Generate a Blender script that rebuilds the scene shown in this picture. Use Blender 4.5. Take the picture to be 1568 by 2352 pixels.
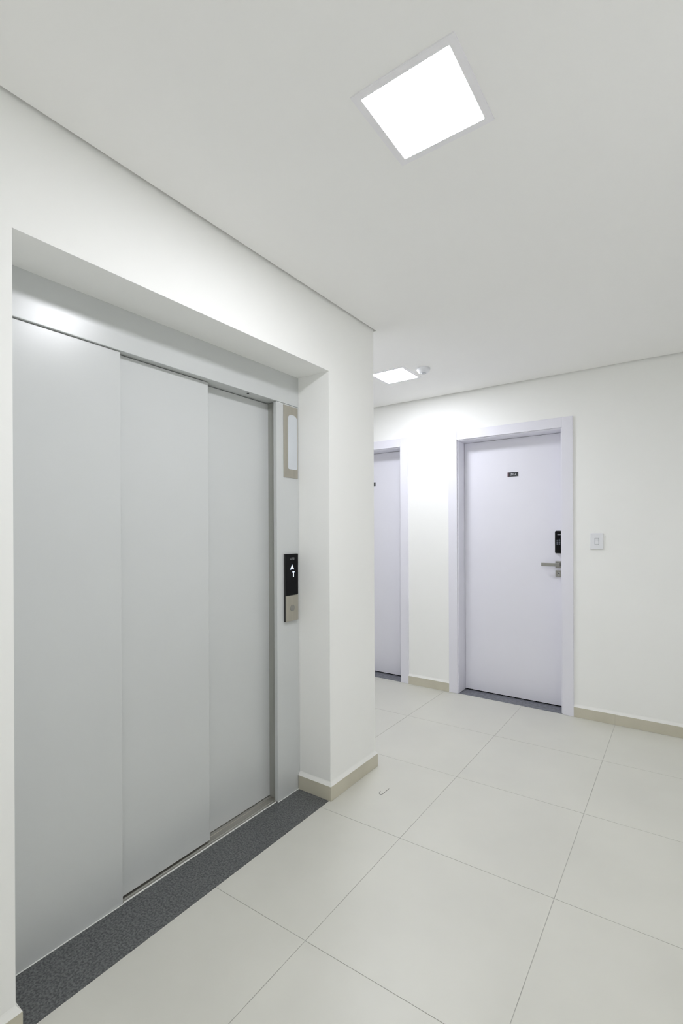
import bpy, bmesh, math, random
from mathutils import Matrix, Vector

random.seed(4)
for o in list(bpy.data.objects):
    bpy.data.objects.remove(o, do_unlink=True)
scene = bpy.context.scene
COL = scene.collection

# ------------------------------------------------------------------ camera
# metres: x = 0 is the lift wall, y runs along it away from the camera, z = 0 is the tiled floor
CAM = Vector((1.43936, -0.74062, 1.33378))
YAW, PITCH, ROLL, FPX, CY = 0.61766, -0.000936, -0.004263, 1104.363, 1224.97
fwd = Vector((-math.sin(YAW) * math.cos(PITCH), math.cos(YAW) * math.cos(PITCH), math.sin(PITCH)))
rt = Vector((math.cos(YAW), math.sin(YAW), 0))
up = rt.cross(fwd)
r2 = math.cos(ROLL) * rt + math.sin(ROLL) * up
u2 = -math.sin(ROLL) * rt + math.cos(ROLL) * up
cam_d = bpy.data.cameras.new('camera')
cam = bpy.data.objects.new('camera', cam_d)
COL.objects.link(cam)
m = Matrix((r2, u2, -fwd)).transposed().to_4x4()
m.translation = CAM
cam.matrix_world = m
cam_d.sensor_fit = 'VERTICAL'
cam_d.sensor_height = 36.0
cam_d.lens = FPX / 2352 * 36.0
cam_d.shift_y = (CY - 1176) / 2352
cam_d.clip_start = 0.02
scene.camera = cam

# ------------------------------------------------------------------ world, exposure (all light comes from the two ceiling panels)
w = bpy.data.worlds.new('world')
scene.world = w
w.use_nodes = True
w.node_tree.nodes['Background'].inputs[0].default_value = (0.5, 0.5, 0.5, 1)
w.node_tree.nodes['Background'].inputs[1].default_value = 0.0
scene.view_settings.view_transform = 'Standard'
scene.view_settings.look = 'None'
scene.view_settings.gamma = 1.0
scene.view_settings.use_curve_mapping = False
scene.view_settings.exposure = 0.0
scene.cycles.max_bounces = 14          # a white room: most of the light is interreflection
scene.cycles.diffuse_bounces = 12
scene.cycles.glossy_bounces = 6
LAMP_STRENGTH = 80.0        # near panel; the far one is a little dimmer
FAR_LAMP_STRENGTH = 73.0
LAMP_COLOUR = (0.94, 0.945, 1.0)
FAR_LAMP_COLOUR = (0.905, 0.925, 1.0)   # the corridor panel is cooler


# ------------------------------------------------------------------ materials
def lin(r, g, b):
    f = lambda c: (c / 255) / 12.92 if c / 255 <= 0.04045 else ((c / 255 + 0.055) / 1.055) ** 2.4
    return (f(r), f(g), f(b), 1)


MATS = {}


def mat(name, col, rough=0.5, metal=0.0, spec=0.5, var=0.0, vscale=3.0, bump=0.0, bscale=200.0, coat=0.0, stretch=None, emit=None, estr=0.0, col2=None, rvar=0.0):
    """Principled material with optional noise colour variation (var or col2) and fine noise relief (bump)."""
    mt = bpy.data.materials.new(name)
    mt.use_nodes = True
    nt = mt.node_tree
    b = nt.nodes['Principled BSDF']
    b.inputs['Base Color'].default_value = col
    b.inputs['Roughness'].default_value = rough
    b.inputs['Metallic'].default_value = metal
    b.inputs['Specular IOR Level'].default_value = spec
    b.inputs['Coat Weight'].default_value = coat
    if emit:
        b.inputs['Emission Color'].default_value = emit
        b.inputs['Emission Strength'].default_value = estr
    tc = nt.nodes.new('ShaderNodeTexCoord')
    mp = nt.nodes.new('ShaderNodeMapping')
    nt.links.new(tc.outputs['Object'], mp.inputs['Vector'])
    if stretch:
        mp.inputs['Scale'].default_value = stretch
    if var > 0 or col2:
        n = nt.nodes.new('ShaderNodeTexNoise')
        n.inputs['Scale'].default_value = vscale
        n.inputs['Detail'].default_value = 3
        nt.links.new(mp.outputs[0], n.inputs['Vector'])
        rp = nt.nodes.new('ShaderNodeValToRGB')
        c2 = col2 or tuple(c * (1 - var) for c in col[:3]) + (1,)
        rp.color_ramp.elements[0].position = 0.36
        rp.color_ramp.elements[1].position = 0.64
        rp.color_ramp.elements[0].color = c2
        rp.color_ramp.elements[1].color = col
        nt.links.new(n.outputs['Fac'], rp.inputs['Fac'])
        nt.links.new(rp.outputs['Color'], b.inputs['Base Color'])
        if rvar > 0:
            mr = nt.nodes.new('ShaderNodeMapRange')
            mr.inputs['From Min'].default_value = 0.3
            mr.inputs['From Max'].default_value = 0.7
            mr.inputs['To Min'].default_value = rough - rvar
            mr.inputs['To Max'].default_value = rough + rvar
            nt.links.new(n.outputs['Fac'], mr.inputs['Value'])
            nt.links.new(mr.outputs['Result'], b.inputs['Roughness'])
    if bump > 0:
        n2 = nt.nodes.new('ShaderNodeTexNoise')
        n2.inputs['Scale'].default_value = bscale
        n2.inputs['Detail'].default_value = 2
        nt.links.new(mp.outputs[0], n2.inputs['Vector'])
        bp = nt.nodes.new('ShaderNodeBump')
        bp.inputs['Strength'].default_value = bump
        bp.inputs['Distance'].default_value = 0.001
        nt.links.new(n2.outputs['Fac'], bp.inputs['Height'])
        nt.links.new(bp.outputs['Normal'], b.inputs['Normal'])
    MATS[name] = mt
    return mt


M_WALL = mat('wall_paint', (0.905, 0.907, 0.887, 1), 0.75, spec=0.25, var=0.012, vscale=2.2, bump=0.08, bscale=350)
M_CEIL = mat('ceiling_paint', (0.922, 0.918, 0.903, 1), 0.85, spec=0.2, var=0.01, vscale=1.5)
M_TILE = mat('porcelain_tile', (0.655, 0.65, 0.592, 1), 0.38, spec=0.45, var=0.05, vscale=2.6, bump=0.03, bscale=60, rvar=0.04)
M_GROUT = mat('grout', (0.50, 0.495, 0.46, 1), 0.9, spec=0.2, var=0.2, vscale=9)
M_BASE = mat('skirting_tile', (0.60, 0.57, 0.465, 1), 0.42, spec=0.4, var=0.06, vscale=5)
M_CAULK = mat('white_caulk', (0.84, 0.84, 0.81, 1), 0.6, spec=0.3, var=0.02, vscale=8)
M_LIFT = mat('grey_lift_paint', (0.60, 0.617, 0.613, 1), 0.27, spec=0.55, var=0.02, vscale=2.0, bump=0.02, bscale=420)
M_LIFTDK = mat('grey_lift_return', (0.40, 0.405, 0.375, 1), 0.42, metal=0.2, spec=0.5, var=0.03, vscale=3.0)
M_ALU = mat('aluminium_track', (0.52, 0.50, 0.46, 1), 0.38, metal=0.9, var=0.12, vscale=20, stretch=(1, 0.05, 1))
M_STEEL = mat('brushed_steel', (0.50, 0.475, 0.41, 1), 0.42, metal=0.85, var=0.08, vscale=60, stretch=(1, 1, 0.04))
M_LENS = mat('frosted_lens', (0.62, 0.65, 0.68, 1), 0.3, spec=0.5, var=0.02, vscale=4)
M_BLACK = mat('black_glass', (0.004, 0.004, 0.005, 1), 0.12, spec=0.15, var=0.1, vscale=4)
M_BLACKP = mat('black_plastic', (0.018, 0.018, 0.018, 1), 0.4, spec=0.5, var=0.1, vscale=8)
M_LOGO = mat('grey_print', (0.30, 0.31, 0.33, 1), 0.5, var=0.05, vscale=20)
M_LED = mat('white_led', (0.6, 0.7, 0.9, 1), 0.5, emit=(0.72, 0.82, 1.0, 1), estr=1.1, var=0.02)
M_DOOR = mat('white_lacquer', (0.79, 0.785, 0.85, 1), 0.42, spec=0.4, var=0.012, vscale=2.5, bump=0.03, bscale=150)
M_GRANITE = mat('grey_granite', lin(112, 114, 114), 0.42, spec=0.5, col2=lin(68, 70, 71), vscale=150, bump=0.12, bscale=140)
M_SLATE = mat('grey_sill_stone', lin(122, 124, 132), 0.4, spec=0.5, col2=lin(96, 98, 104), vscale=45, bump=0.1, bscale=120)
M_NICKEL = mat('satin_nickel', (0.36, 0.355, 0.33, 1), 0.36, metal=0.9, var=0.06, vscale=30)
M_CHROME = mat('silver_edge', (0.55, 0.56, 0.58, 1), 0.25, metal=0.9, var=0.03, vscale=10)
M_PLASTIC = mat('white_plastic', (0.80, 0.81, 0.84, 1), 0.35, spec=0.45, var=0.01, vscale=5)
M_PLATE = mat('dark_plaque', (0.022, 0.024, 0.030, 1), 0.35, spec=0.5, var=0.1, vscale=30)
M_MAROON = mat('maroon_stripe', (0.14, 0.055, 0.075, 1), 0.4, var=0.1, vscale=30)
M_DIGIT = mat('white_print', (0.75, 0.77, 0.80, 1), 0.5, var=0.02, vscale=20)
M_KEYPAD = mat('blue_grey_keypad', (0.12, 0.135, 0.17, 1), 0.4, var=0.3, vscale=60)
M_HAIR = mat('dark_hair', (0.05, 0.05, 0.052, 1), 0.5, var=0.2, vscale=60)
M_DARK = mat('hole_and_shade_black', (0.01, 0.01, 0.01, 1), 0.6, var=0.1, vscale=30)
M_GREYLENS = mat('grey_sensor_lens', (0.5, 0.52, 0.55, 1), 0.4, var=0.03, vscale=20)
M_LAMP = mat('lamp_diffuser', (0.9, 0.9, 0.9, 1), 0.5, emit=LAMP_COLOUR + (1,), estr=LAMP_STRENGTH, var=0.01)
M_LAMP_FAR = mat('far_lamp_diffuser', (0.9, 0.9, 0.9, 1), 0.5, emit=FAR_LAMP_COLOUR + (1,), estr=FAR_LAMP_STRENGTH, var=0.01)
M_FRAME = mat('lamp_frame', (0.88, 0.87, 0.895, 1), 0.45, spec=0.4, var=0.01, vscale=6)


# ------------------------------------------------------------------ mesh helpers
def add_box(bm, x0, x1, y0, y1, z0, z1, bevel=0.0, segs=2):
    t = bmesh.new()
    bmesh.ops.create_cube(t, size=1)
    for v in t.verts:
        v.co = Vector((x0 + (v.co.x + 0.5) * (x1 - x0), y0 + (v.co.y + 0.5) * (y1 - y0), z0 + (v.co.z + 0.5) * (z1 - z0)))
    if bevel > 0:
        bmesh.ops.bevel(t, geom=list(t.edges), offset=bevel, segments=segs, affect='EDGES', profile=0.5)
    merge(bm, t)


def merge(bm, t):
    me = bpy.data.meshes.new('tmp')
    t.to_mesh(me)
    t.free()
    bm.from_mesh(me)
    bpy.data.meshes.remove(me)


def add_prism(bm, pts, a0, a1, axis, bevel=0.0, segs=2):
    """Extrude a 2-D loop along an axis: 'x' -> pts (y, z); 'y' -> pts (x, z); 'z' -> pts (x, y)."""
    def P(p, a):
        return {'x': (a, p[0], p[1]), 'y': (p[0], a, p[1]), 'z': (p[0], p[1], a)}[axis]
    t = bmesh.new()
    A = [t.verts.new(P(p, a0)) for p in pts]
    B = [t.verts.new(P(p, a1)) for p in pts]
    n = len(pts)
    t.faces.new(A)
    t.faces.new(B[::-1])
    for i in range(n):
        t.faces.new((A[i], B[i], B[(i + 1) % n], A[(i + 1) % n]))
    bmesh.ops.recalc_face_normals(t, faces=t.faces)
    if bevel > 0:
        bmesh.ops.bevel(t, geom=list(t.edges), offset=bevel, segments=segs, affect='EDGES', profile=0.5)
    merge(bm, t)


def add_ring(bm, outer, inner, a0, a1, axis):
    """A plate with a hole: two loops with the same number of points."""
    def P(p, a):
        return {'x': (a, p[0], p[1]), 'y': (p[0], a, p[1]), 'z': (p[0], p[1], a)}[axis]
    t = bmesh.new()
    n = len(outer)
    L = [[t.verts.new(P(p, a)) for p in loop] for a in (a0, a1) for loop in (outer, inner)]
    for i in range(n):
        j = (i + 1) % n
        t.faces.new((L[0][i], L[0][j], L[1][j], L[1][i]))
        t.faces.new((L[2][i], L[3][i], L[3][j], L[2][j]))
        t.faces.new((L[0][i], L[2][i], L[2][j], L[0][j]))
        t.faces.new((L[1][i], L[1][j], L[3][j], L[3][i]))
    bmesh.ops.recalc_face_normals(t, faces=t.faces)
    merge(bm, t)


def add_lathe(bm, prof, c, axis='z', segs=40):
    """Revolve (radius, height) pairs about an axis through c; ends are closed."""
    t = bmesh.new()
    rings = []
    for r, h in prof:
        ring = []
        for k in range(segs):
            a = 2 * math.pi * k / segs
            u, v = r * math.cos(a), r * math.sin(a)
            ring.append(t.verts.new({'z': (c[0] + u, c[1] + v, c[2] + h), 'y': (c[0] + u, c[1] + h, c[2] + v), 'x': (c[0] + h, c[1] + u, c[2] + v)}[axis]))
        rings.append(ring)
    for a, b in zip(rings, rings[1:]):
        for k in range(segs):
            t.faces.new((a[k], a[(k + 1) % segs], b[(k + 1) % segs], b[k]))
    t.faces.new(rings[0])
    t.faces.new(rings[-1][::-1])
    bmesh.ops.recalc_face_normals(t, faces=t.faces)
    merge(bm, t)


def add_tube(bm, pts, r, segs=8):
    t = bmesh.new()
    rings = []
    for i, p in enumerate(pts):
        d = (pts[min(i + 1, len(pts) - 1)] - pts[max(i - 1, 0)]).normalized()
        a = d.cross(Vector((0, 0, 1)))
        a = a.normalized() if a.length > 1e-5 else Vector((1, 0, 0))
        b = d.cross(a)
        rings.append([t.verts.new(p + r * (math.cos(2 * math.pi * k / segs) * a + math.sin(2 * math.pi * k / segs) * b)) for k in range(segs)])
    for a, b in zip(rings, rings[1:]):
        for k in range(segs):
            t.faces.new((a[k], a[(k + 1) % segs], b[(k + 1) % segs], b[k]))
    t.faces.new(rings[0])
    t.faces.new(rings[-1][::-1])
    bmesh.ops.recalc_face_normals(t, faces=t.faces)
    merge(bm, t)


def rounded(x0, x1, y0, y1, r, n=5, rtop=None):
    """Counter-clockwise rounded rectangle loop."""
    rt_ = r if rtop is None else rtop
    out = []
    for cx, cy, a0, rr in ((x1 - r, y0 + r, -90, r), (x1 - rt_, y1 - rt_, 0, rt_), (x0 + rt_, y1 - rt_, 90, rt_), (x0 + r, y0 + r, 180, r)):
        for k in range(n + 1):
            a = math.radians(a0 + 90 * k / n)
            out.append((cx + rr * math.cos(a), cy + rr * math.sin(a)))
    return out


def root_loc(parent):
    while parent.parent:
        parent = parent.parent
    return parent.location


def obj(name, bm, material, parent=None, smooth=False, loc=None):
    me = bpy.data.meshes.new(name)
    off = root_loc(parent) if parent else (Vector(loc) if loc else Vector((0, 0, 0)))
    for v in bm.verts:
        v.co -= off
    bm.to_mesh(me)
    bm.free()
    me.materials.append(material)
    if smooth:
        for p in me.polygons:
            p.use_smooth = True
        me.set_sharp_from_angle(angle=math.radians(14))
    o = bpy.data.objects.new(name, me)
    COL.objects.link(o)
    if parent:
        o.parent = parent
    elif loc:
        o.location = loc
    return o


def box(name, x0, x1, y0, y1, z0, z1, material, parent=None, bevel=0.0, loc=None, smooth=None):
    bm = bmesh.new()
    add_box(bm, x0, x1, y0, y1, z0, z1, bevel)
    return obj(name, bm, material, parent, bevel > 0 if smooth is None else smooth, loc)


def prism(name, pts, a0, a1, axis, material, parent=None, bevel=0.0, loc=None, smooth=False):
    bm = bmesh.new()
    add_prism(bm, pts, a0, a1, axis, bevel)
    return obj(name, bm, material, parent, smooth, loc)


def tag(o, label=None, cat=None, group=None, kind=None):
    for k, v in (('label', label), ('category', cat), ('group', group), ('kind', kind)):
        if v:
            o[k] = v
    return o


def thing(name, loc, label, cat, group=None, kind=None):
    o = bpy.data.objects.new(name, None)
    COL.objects.link(o)
    o.location = loc
    o.empty_display_size = 0.1
    return tag(o, label, cat, group, kind)


def lettering(name, text, height, origin, right, upv, material, parent, thick=0.0006, centre=True, squeeze=1.0):
    """Raised letters: origin is the centre of the word, right and up its directions."""
    cu = bpy.data.curves.new(name, 'FONT')
    cu.body = text
    cu.size = 1.0
    cu.resolution_u = 4
    tmp = bpy.data.objects.new('tmp_text', cu)
    COL.objects.link(tmp)
    dg = bpy.context.evaluated_depsgraph_get()
    me = bpy.data.meshes.new_from_object(tmp.evaluated_get(dg))
    bpy.data.objects.remove(tmp, do_unlink=True)
    bpy.data.curves.remove(cu)
    xs = [v.co.x for v in me.vertices]
    ys = [v.co.y for v in me.vertices]
    s = height / (max(ys) - min(ys))
    cx, cy = (max(xs) + min(xs)) / 2, (max(ys) + min(ys)) / 2
    n = right.cross(upv)
    bm = bmesh.new()
    bm.from_mesh(me)
    bpy.data.meshes.remove(me)
    ext = bmesh.ops.extrude_face_region(bm, geom=list(bm.faces))
    moved = {g for g in ext['geom'] if isinstance(g, bmesh.types.BMVert)}
    for v in bm.verts:
        h = thick if v in moved else 0.0
        v.co = origin + right * ((v.co.x - cx) * s * squeeze) + upv * ((v.co.y - cy) * s) + n * h
    bmesh.ops.recalc_face_normals(bm, faces=bm.faces)
    return obj(name, bm, material, parent)


# ------------------------------------------------------------------ dimensions
ZC = 2.487                      # ceiling
ZT = 2.56                       # top of the walls, above the ceiling board
GAP = 0.013                     # shadow gap between ceiling board and walls
XR, YB, XE = 1.82, -0.98, -2.3  # wall on the right, wall behind the camera, end of the side corridor
YC = 1.6065                     # corner where the lift wall ends and the corridor turns off
YF = 3.065                      # far wall with the apartment doors
OY0, OY1, OZ = -0.208, 1.181, 2.1425   # recess around the lift
XD = -0.20                      # depth of the recess
# apartment doors: inner edges of the casing
D1 = (-0.085, 0.718)
D2 = (-1.413, -0.612)
CASE_W, DOOR_H = 0.074, 2.098

# ------------------------------------------------------------------ walls
bm = bmesh.new()
add_prism(bm, [(YB, 0), (OY0, 0), (OY0, OZ), (OY1, OZ), (OY1, 0), (YC, 0), (YC, ZT), (YB, ZT)], XD, 0.0, 'x')
tag(obj('wall_left', bm, M_WALL), 'white painted wall with the deep recess around the lift doors', 'wall', kind='structure')
bm = bmesh.new()
add_box(bm, XE, XD, YC - 0.15, YC, 0, ZT)
tag(obj('wall_corridor', bm, M_WALL), 'white corridor wall behind the corner of the lift wall', 'wall', kind='structure')
bm = bmesh.new()
e = 0.03
add_prism(bm, [(XE, 0), (D2[0] - e, 0), (D2[0] - e, DOOR_H + e), (D2[1] + e, DOOR_H + e), (D2[1] + e, 0),
               (D1[0] - e, 0), (D1[0] - e, DOOR_H + e), (D1[1] + e, DOOR_H + e), (D1[1] + e, 0), (XR, 0), (XR, ZT), (XE, ZT)], YF, YF + 0.15, 'y')
tag(obj('wall_far', bm, M_WALL), 'white painted wall holding the two apartment doors', 'wall', kind='structure')
tag(box('wall_right', XR, XR + 0.12, YB, YF + 0.15, 0, ZT, M_WALL), 'white wall opposite the lift, beside the camera', 'wall', kind='structure')
tag(box('wall_back', XD, XR + 0.12, YB - 0.12, YB, 0, ZT, M_WALL), 'white wall behind the camera', 'wall', kind='structure')
tag(box('wall_corridor_end', XE - 0.12, XE, YC - 0.15, YF + 0.15, 0, ZT, M_WALL), 'white wall closing the side corridor', 'wall', kind='structure')

# ------------------------------------------------------------------ ceiling: board with a shadow gap, slab above it
bm = bmesh.new()
add_prism(bm, [(GAP, YB + GAP), (XR - GAP, YB + GAP), (XR - GAP, YF - GAP), (XE + GAP, YF - GAP), (XE + GAP, YC + GAP), (GAP, YC + GAP)], ZC, ZC + 0.03, 'z')
add_box(bm, XE - 0.12, XR + 0.12, YB - 0.12, YF + 0.15, ZT, ZT + 0.08)
tag(obj('ceiling', bm, M_CEIL), 'flat white plaster ceiling with a narrow shadow gap along the walls', 'ceiling', kind='structure')

# ------------------------------------------------------------------ floor: grout bed with single porcelain tiles
floor = tag(box('floor', XE, XR, YB, YF + 0.15, -0.08, -0.0012, M_GROUT), 'floor of large pale beige porcelain tiles', 'floor', kind='structure')
T0 = Vector((0.42823, 0.46873))
TX, TY = Vector((0.62508, 0.0150)), Vector((-0.00034, 0.64522))
JOINT = 0.0011


def clip(poly, axis, val, keep_greater):
    out = []
    for i, p in enumerate(poly):
        q = poly[(i + 1) % len(poly)]
        a, b = p[axis] - val, q[axis] - val
        if not keep_greater:
            a, b = -a, -b
        if a >= 0:
            out.append(p)
        if (a >= 0) != (b >= 0):
            t = a / (a - b)
            out.append((p[0] + t * (q[0] - p[0]), p[1] + t * (q[1] - p[1])))
    return out


def area(p):
    return abs(sum(p[i][0] * p[(i + 1) % len(p)][1] - p[(i + 1) % len(p)][0] * p[i][1] for i in range(len(p)))) / 2


for i in range(-5, 3):
    for j in range(-4, 5):
        c = [T0 + (i + a) * TX + (j + b) * TY for a, b in ((0, 0), (1, 0), (1, 1), (0, 1))]
        ins = [(JOINT, JOINT), (-JOINT, JOINT), (-JOINT, -JOINT), (JOINT, -JOINT)]
        quad = [(p.x + d[0], p.y + d[1]) for p, d in zip(c, ins)]
        bm = bmesh.new()
        done = False
        for x0, x1, y0, y1 in ((0.0, XR, YB, YF), (XE, 0.0, YC, YF)):
            p = quad
            for ax, val, g in ((0, x0, True), (0, x1, False), (1, y0, True), (1, y1, False)):
                p = clip(p, ax, val, g) if len(p) > 2 else []
            if len(p) > 2 and area(p) > 2e-4:
                add_prism(bm, p, -0.009, 0.0, 'z')
                done = True
        if done:
            t = obj('floor_tile', bm, M_TILE, floor)
        else:
            bm.free()

# ------------------------------------------------------------------ skirting: tile strips with a white bead of caulk
BT, BH = 0.0125, 0.072


def skirting(name, label, runs):
    """runs: (axis, fixed face coordinate, outward sign, start, end, cuts, mitre ends of the caulk)"""
    r = thing(name, (0, 0, 0), label, 'baseboard', kind='structure')
    for axis, face, sg, a0, a1, cuts, *rest in runs:
        mitre = rest[0] if rest else None
        edges = [a0] + list(cuts) + [a1]
        lo, hi = sorted((face, face + sg * BT))
        for s, e_ in zip(edges, edges[1:]):
            s2 = s + (0.0006 if s != a0 else 0)
            if axis == 'y':
                box('skirting_tile', lo, hi, s2, e_, 0.0002, BH, M_BASE, r, 0.0008)
            else:
                box('skirting_tile', s2, e_, lo, hi, 0.0002, BH, M_BASE, r, 0.0008)
        prof = [(face, BH + 0.019), (face + sg * 0.0022, BH + 0.0145), (face + sg * (BT - 0.0005), BH), (face, BH)]
        f0, f1, o0, o1 = mitre or (a0, a1, a0, a1)
        bm = bmesh.new()
        ends = []
        for f, q in ((f0, o0), (f1, o1)):        # mitred ends: along = f at the wall, q at the front of the tile
            loop = []
            for c, z in prof:
                k = abs(c - face) / BT
                a = f + (q - f) * k
                loop.append(bm.verts.new((c, a, z) if axis == 'y' else (a, c, z)))
            ends.append(loop)
        bm.faces.new(ends[0])
        bm.faces.new(ends[1][::-1])
        for i in range(4):
            bm.faces.new((ends[0][i], ends[1][i], ends[1][(i + 1) % 4], ends[0][(i + 1) % 4]))
        bmesh.ops.recalc_face_normals(bm, faces=bm.faces)
        obj('caulk_bead', bm, M_CAULK, r)
    return r


skirting('baseboard_left', 'low beige tile skirting along the lift wall and around its corner', [
    ('y', 0.0, 1, OY1 - BT, YC + BT, [], (OY1, YC, OY1 - BT, YC + BT)),
    ('y', 0.0, 1, YB, OY0 + BT, [], (YB, OY0, YB, OY0 + BT)),
    ('x', OY1, -1, XD + 0.001, 0.0, [], (XD, 0.0, XD, BT)),
    ('x', OY0, 1, XD + 0.001, 0.0, [], (XD, 0.0, XD, BT)),
    ('x', YC, 1, XE, 0.0, [-1.6, -0.98, -0.36], (XE, 0.0, XE, BT))])
skirting('baseboard_far', 'low beige tile skirting along the wall with the apartment doors', [
    ('x', YF, -1, XE, D2[0] - CASE_W, [-1.8]),
    ('x', YF, -1, D2[1] + CASE_W, D1[0] - CASE_W, []),
    ('x', YF, -1, D1[1] + CASE_W, XR, [1.052])])
skirting('baseboard_right', 'low beige tile skirting along the wall beside the camera', [
    ('y', XR, -1, YB, YF - BT, [-0.58, 0.06, 0.7, 1.34, 1.98, 2.62])])

# ------------------------------------------------------------------ granite threshold of the lift
granite = tag(box('trim_1', -0.2075, 0.0, OY0, OY1, -0.02, 0.0008, M_GRANITE, None, 0.0006),
    'dark grey granite threshold strip in front of the lift doors', 'threshold', kind='structure')

MJ = 0.0045
for x0, x1, y0, y1 in ((-0.2140, -0.2073, 0.216, 1.010), (-0.2095, -0.2095 + MJ, OY0, 0.2140), (-0.2005, -0.2005 + MJ, 1.0125, OY1 - BT)):
    box('mortar_joint', x0, x1, y0, y1, -0.004, 0.0022, M_CAULK, granite, 0.0006)

# ------------------------------------------------------------------ lift entrance
LY0, LY1 = 0.212, 1.016       # clear opening
HZ = 1.990                    # underside of the header
lift = thing('elevator_entrance', (XD, (LY0 + LY1) / 2, 0), 'grey metal lift entrance with two sliding door panels in a deep recess', 'elevator')
bm = bmesh.new()
add_box(bm, XD - 0.16, XD - 0.0005, OY0 - 0.09, OY1 + 0.09, HZ, OZ + 0.06, 0.0018)
hd = obj('header', bm, M_LIFT, lift, True)
bm = bmesh.new()
add_lathe(bm, [(0.0055, 0.0), (0.0055, 0.0022)], (-0.221, 0.845, HZ - 0.0018), 'z', 20)
tag(obj('screw_hole', bm, M_DARK, hd, True), 'small dark hole under the header')
# wide fixed panel on the near side, covering the pocket of the sliding panels
bm = bmesh.new()
add_box(bm, XD - 0.032, XD - 0.010, OY0 - 0.09, LY0, 0.001, HZ - 0.0015, 0.0015)
obj('side_panel', bm, M_LIFT, lift, True)
# jamb on the far side with its stepped return
bm = bmesh.new()
add_box(bm, XD - 0.022, XD - 0.001, LY1, OY1 + 0.09, 0.001, HZ - 0.0015, 0.0015)
jb = obj('jamb', bm, M_LIFT, lift, True)
bm = bmesh.new()
add_box(bm, XD - 0.115, XD - 0.0225, LY1 + 0.016, OY1 + 0.05, 0.001, HZ - 0.001, 0.001)
obj('jamb_return', bm, M_LIFTDK, jb, True)
# two telescoping panels
for x, y0, y1 in ((-0.235, LY0 - 0.14, 0.624), (-0.273, 0.50, 1.040)):
    bm = bmesh.new()
    add_box(bm, x - 0.027, x, y0, y1, 0.006, HZ - 0.003, 0.0016)
    obj('door_panel', bm, M_LIFT, lift, True)
# aluminium sill: raised lip, two grooves
bm = bmesh.new()
prof = [(-0.36, -0.03), (-0.2145, -0.03), (-0.2145, 0.0025), (-0.2215, 0.0025), (-0.2225, -0.010), (-0.2300, -0.010), (-0.2310, 0.0005),
        (-0.2560, 0.0005), (-0.2570, 0.003), (-0.2660, 0.003), (-0.2670, -0.012), (-0.2790, -0.012), (-0.2800, 0.0005), (-0.36, 0.0005)]
add_prism(bm, prof, LY0 - 0.005, LY1 + 0.0155, 'y')
obj('door_sill', bm, M_ALU, lift)
# unseen black sheet added behind the doors so that no light leaks in
box('light_blocker', -0.42, -0.40, OY0 - 0.09, OY1 + 0.09, -0.03, OZ + 0.06, M_DARK, lift)

# ------------------------------------------------------------------ hall lantern on the jamb
XF = XD - 0.001
lan = thing('hall_lantern', (XF, 1.128, 1.80), 'tall brushed steel indicator with pale rounded lens above the call panel', 'indicator')
LA, LB, LZ0, LZ1 = 1.066, 1.1725, 1.617, 1.982
wl = []


def lens_loop(y0, y1, z0, z1, arch, r):
    """Loop with softly rounded foot corners and a shallow arched head."""
    out = []
    n = 5
    for cx, a0 in ((y0 + r, 180), (y1 - r, 270)):
        for k in range(n + 1):
            a = math.radians(a0 + 90 * k / n)
            out.append((cx + r * math.cos(a), z0 + r + r * math.sin(a)))
    steps = 14
    for k in range(steps + 1):
        t = k / steps
        y = y1 + (y0 - y1) * t
        s = abs(2 * t - 1)
        out.append((y, z1 - arch * s ** 2.6))
    return out


inner = lens_loop(1.096, 1.1675, 1.660, 1.940, 0.016, 0.010)
outer = []
cyl, czl = (LA + LB) / 2, (LZ0 + LZ1) / 2
for y, z in inner:      # project each inner point onto the plate's rectangle
    dy, dz = (y - (1.096 + 1.1675) / 2) / 0.03575, (z - 1.80) / 0.14
    k = max(abs(dy), abs(dz))
    outer.append((cyl + dy / k * (LB - LA) / 2, czl + dz / k * (LZ1 - LZ0) / 2))
# make sure the four corners of the plate are loop points
for yc, zc in ((LA, LZ0), (LB, LZ0), (LB, LZ1), (LA, LZ1)):
    i = min(range(len(outer)), key=lambda q: (outer[q][0] - yc) ** 2 + (outer[q][1] - zc) ** 2)
    outer[i] = (yc, zc)
bm = bmesh.new()
add_ring(bm, outer, inner, XF, XF + 0.0035, 'x')
obj('face_plate', bm, M_STEEL, lan)
prism('lens', lens_loop(1.0962, 1.1673, 1.6602, 1.9398, 0.016, 0.010), XF, XF + 0.0045, 'x', M_LENS, lan)

# ------------------------------------------------------------------ call panel on the jamb
call = thing('call_panel', (XF, 1.120, 0.886), 'slim black and steel lift call panel with lit up arrow', 'call panel')
box('housing', XF, XF + 0.011, 1.064, 1.1600, 0.886, 1.228, M_BLACKP, call, 0.0012)
scr = box('display', XF + 0.0112, XF + 0.0142, 1.0648, 1.1595, 1.0195, 1.2275, M_BLACK, call, 0.0008)
low = box('button_plate', XF + 0.0112, XF + 0.0142, 1.0648, 1.1595, 0.8865, 1.0165, M_STEEL, call, 0.0008)
bm = bmesh.new()
add_lathe(bm, [(0.0165, 0.0), (0.0165, 0.0012), (0.0140, 0.0018), (0.0128, 0.0010), (0.0, 0.0010)], (XF + 0.0142, 1.1140, 0.952), 'x', 36)
tag(obj('button', bm, M_NICKEL, low, True), 'round grey push button')
Y_, Z_ = Vector((0, 1, 0)), Vector((0, 0, 1))
tag(lettering('lettering', 'OTIS', 0.0105, Vector((XF + 0.0142, 1.1130, 1.2035)), Y_, Z_, M_LOGO, scr, squeeze=1.05), 'small grey lettering')
xa = XF + 0.0142
prism('arrow', [(1.1125, 1.1740), (1.1268, 1.1475), (1.1215, 1.1480), (1.1125, 1.1530), (1.1035, 1.1480), (1.0982, 1.1475)], xa, xa + 0.0005, 'x', M_LED, scr)
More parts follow.
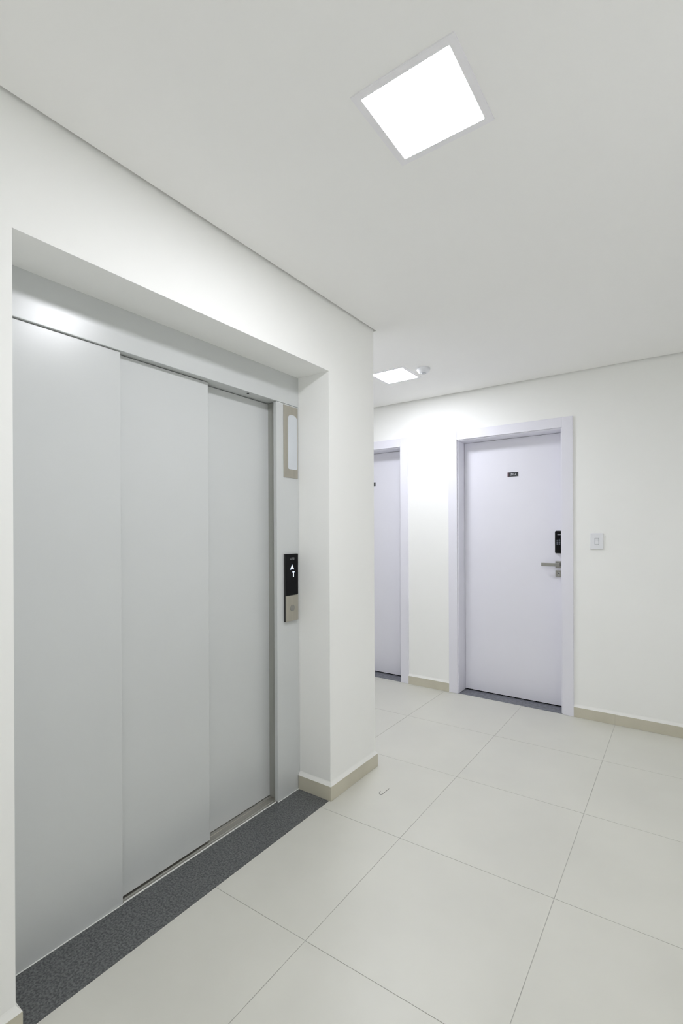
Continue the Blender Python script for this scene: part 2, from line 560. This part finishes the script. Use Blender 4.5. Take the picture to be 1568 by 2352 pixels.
bm = bmesh.new()
add_box(bm, xa, xa + 0.0005, 1.1140, 1.1310, 1.1345, 1.1375)
add_prism(bm, [(1.1140, 1.1345), (1.1310, 1.1345), (1.1262, 1.1315), (1.1188, 1.1315)], xa, xa + 0.0005, 'x')
add_box(bm, xa, xa + 0.0005, 1.1194, 1.1256, 1.1090, 1.1318)
tag(obj('floor_letter', bm, M_LED, scr), 'lit letter T')


# ------------------------------------------------------------------ apartment doors
def apartment_door(name, label, din, hand, number):
    """din: inner edges of the casing; hand = +1 when the lock is on the right."""
    a, b = din
    r = thing(name, ((a + b) / 2, YF, 0), label, 'door', kind='structure')
    yt = YF - 0.0135
    for x0, x1 in ((a - CASE_W, a), (b, b + CASE_W)):
        box('casing', x0, x1, yt, YF, 0.001, DOOR_H + 0.074, M_DOOR, r, 0.0012)
    box('casing', a + 0.0006, b - 0.0006, yt + 0.0006, YF, DOOR_H, DOOR_H + 0.0735, M_DOOR, r, 0.0012)
    rv = 0.009
    bm = bmesh.new()
    add_box(bm, a - 0.028, a + rv, YF + 0.0005, YF + 0.149, 0.003, DOOR_H - rv, 0.001)
    add_box(bm, b - rv, b + 0.028, YF + 0.0005, YF + 0.149, 0.003, DOOR_H - rv, 0.001)
    add_box(bm, a - 0.028, b + 0.028, YF + 0.0005, YF + 0.149, DOOR_H - rv, DOOR_H + 0.028, 0.001)
    obj('jamb', bm, M_DOOR, r, True)
    yl = YF + 0.139
    leaf = box('door_leaf', a + rv + 0.002, b - rv - 0.002, yl, yl + 0.036, 0.010, DOOR_H - rv - 0.002, M_DOOR, r, 0.001)
    box('sill', a + rv - 0.008, b - rv + 0.008, YF - 0.0005, YF + 0.15, -0.02, 0.0012, M_SLATE, r, 0.0006)
    box('gap_shade', a + rv, b - rv, yl + 0.040, yl + 0.046, 0.0012, 0.03, M_DARK, r)  # black strip painting the shade in the slit under the leaf
    # lever handle
    hx = b - rv - 0.040 if hand > 0 else a + rv + 0.040
    s = hand
    hd = thing_part('lever_handle', r)
    bm = bmesh.new()
    add_box(bm, hx - 0.026, hx + 0.026, yl - 0.009, yl, 1.060, 1.112, 0.002)
    obj('rosette', bm, M_NICKEL, hd, True)
    bm = bmesh.new()
    add_box(bm, hx - 0.011, hx + 0.011, yl - 0.050, yl - 0.008, 1.075, 1.097, 0.002)
    x0, x1 = sorted((hx + s * 0.012, hx - s * 0.118))
    add_box(bm, x0, x1, yl - 0.056, yl - 0.045, 1.0735, 1.0985, 0.002)
    obj('lever', bm, M_NICKEL, hd, True)
    # key escutcheon
    es = box('key_escutcheon', hx - 0.026, hx + 0.026, yl - 0.009, yl, 0.992, 1.042, M_NICKEL, r, 0.002)
    bm = bmesh.new()
    add_lathe(bm, [(0.0085, 0), (0.0085, -0.0025), (0.0, -0.0025)], (hx, yl - 0.009, 1.022), 'y', 24)
    add_box(bm, hx - 0.005, hx + 0.005, yl - 0.0115, yl - 0.009, 1.001, 1.022, 0.0008)
    obj('cylinder', bm, M_CHROME, es, True)
    box('key_slot', hx - 0.0015, hx + 0.0015, yl - 0.0122, yl - 0.0116, 1.018, 1.028, M_DARK, es)
    # digital lock
    lk = thing_part('digital_lock', r)
    lx = hx + 0.006 * s
    bm = bmesh.new()
    add_prism(bm, rounded(lx - 0.0335, lx + 0.0335, 1.170, 1.344, 0.010), yl - 0.017, yl, 'y', 0.0015)
    obj('lock_body', bm, M_CHROME, lk, True)
    bm = bmesh.new()
    add_prism(bm, rounded(lx - 0.0315, lx + 0.0315, 1.172, 1.342, 0.009), yl - 0.021, yl - 0.0172, 'y', 0.0012)
    obj('lock_face', bm, M_BLACK, lk, True)
    bm = bmesh.new()
    for k in range(3):
        for q in range(3):
            add_box(bm, lx - 0.020 + 0.015 * k, lx - 0.010 + 0.015 * k, yl - 0.0216, yl - 0.021, 1.238 + 0.013 * q, 1.246 + 0.013 * q)
    add_prism(bm, [(lx - 0.006, 1.276), (lx + 0.006, 1.276), (lx, 1.284)], yl - 0.0216, yl - 0.021, 'y')
    obj('keypad', bm, M_KEYPAD, lk)
    box('logo_strip', lx - 0.014, lx + 0.014, yl - 0.0216, yl - 0.021, 1.311, 1.3155, M_LOGO, lk)
    # number plate
    px = (a + b) / 2 + 0.010
    np_ = box('number_plate', px - 0.042, px + 0.042, yl - 0.004, yl, 1.781, 1.816, M_PLATE, r, 0.0008)
    st = box('stripe', px - 0.0415, px - 0.031, yl - 0.0046, yl - 0.004, 1.7815, 1.8155, M_MAROON, np_)
    tag(st, 'maroon stripe')
    if number:
        lettering('number', number, 0.0195, Vector((px + 0.003, yl - 0.004, 1.7985)), Vector((1, 0, 0)), Z_, M_DIGIT, np_, squeeze=1.18)
    return r


def thing_part(name, parent):
    """An Empty part that carries sub-parts."""
    o = bpy.data.objects.new(name, None)
    COL.objects.link(o)
    o.parent = parent
    o.empty_display_size = 0.03
    return o


apartment_door('door_1', 'white apartment door with number plate 202, black digital lock and lever handle', D1, 1, '202')
apartment_door('door_2', 'white apartment door half hidden behind the corner of the lift wall', D2, -1, None)


# ------------------------------------------------------------------ ceiling lights
def ceiling_light(cx, cy, label, diffuser):
    r = thing('ceiling_light', (cx, cy, ZC), label, 'light', 'square ceiling light panels')
    h = 0.145
    bm = bmesh.new()
    add_ring(bm, rounded(cx - h, cx + h, cy - h, cy + h, 0.003, 3), rounded(cx - h + 0.021, cx + h - 0.021, cy - h + 0.021, cy + h - 0.021, 0.004, 3), ZC - 0.0035, ZC, 'z')
    obj('frame', bm, M_FRAME, r)
    i = h - 0.0215
    prism('diffuser', rounded(cx - i, cx + i, cy - i, cy + i, 0.0035, 3), ZC - 0.0030, ZC, 'z', diffuser, r)
    return r


ceiling_light(0.869, 0.459, 'large glowing square light panel in the ceiling nearest the camera', M_LAMP)
ceiling_light(-0.283, 2.372, 'small glowing square light panel in the ceiling beside the round sensor', M_LAMP_FAR)

# ------------------------------------------------------------------ presence sensor
sx, sy = -0.045, 2.352
sen = thing('ceiling_sensor', (sx, sy, ZC), 'round white presence sensor on the ceiling beside the far light panel', 'sensor')
bm = bmesh.new()
add_lathe(bm, [(0.046, 0.0), (0.046, -0.010), (0.043, -0.018), (0.036, -0.027), (0.026, -0.033), (0.0, -0.033)], (sx, sy, ZC), 'z', 48)
obj('housing', bm, M_PLASTIC, sen, True)
bm = bmesh.new()
add_lathe(bm, [(0.019, 0.0), (0.018, -0.003), (0.012, -0.0055), (0.0, -0.0065)], (sx, sy, ZC - 0.0330), 'z', 36)
obj('lens', bm, M_GREYLENS, sen, True)

# ------------------------------------------------------------------ light switch
wx, wz = 0.944, 1.267
sw = thing('light_switch', (wx, YF, wz), 'white single light switch on the wall right of door 202', 'light switch')
bm = bmesh.new()
add_prism(bm, rounded(wx - 0.0405, wx + 0.0405, wz - 0.057, wz + 0.057, 0.004, 4), YF - 0.0105, YF, 'y', 0.0035, 3)
obj('plate', bm, M_PLASTIC, sw, True)
bm = bmesh.new()
add_ring(bm, rounded(wx - 0.0135, wx + 0.0135, wz - 0.0225, wz + 0.0225, 0.001, 2), rounded(wx - 0.0118, wx + 0.0118, wz - 0.0208, wz + 0.0208, 0.001, 2), YF - 0.0112, YF - 0.0104, 'y')
obj('bezel', bm, M_LOGO, sw)
bm = bmesh.new()
add_prism(bm, [(YF - 0.0110, wz - 0.0205), (YF - 0.0125, wz - 0.0205), (YF - 0.0118, wz), (YF - 0.0150, wz + 0.0205), (YF - 0.0110, wz + 0.0205)], wx - 0.0115, wx + 0.0115, 'x')
obj('rocker', bm, M_PLASTIC, sw)

# ------------------------------------------------------------------ stray hair on the floor
ctl = [(0.164, 1.393), (0.164, 1.381), (0.169, 1.371), (0.178, 1.366), (0.185, 1.372), (0.1862, 1.392), (0.1862, 1.414), (0.187, 1.440)]
pts = []
for i in range(len(ctl) - 1):
    p0, p1, p2, p3 = (Vector(ctl[max(0, min(len(ctl) - 1, q))]) for q in (i - 1, i, i + 1, i + 2))
    for k in range(4):
        t = k / 4
        q = 0.5 * ((2 * p1) + (p2 - p0) * t + (2 * p0 - 5 * p1 + 4 * p2 - p3) * t * t + (3 * p1 - p0 - 3 * p2 + p3) * t ** 3)
        pts.append(Vector((q.x, q.y, 0.0008)))
pts.append(Vector((ctl[-1][0], ctl[-1][1], 0.0008)))
bm = bmesh.new()
add_tube(bm, pts, 0.0008)
tag(obj('stray_hair', bm, M_HAIR, None, True), 'thin dark hooked hair lying on the floor tile near the skirting corner', 'hair')
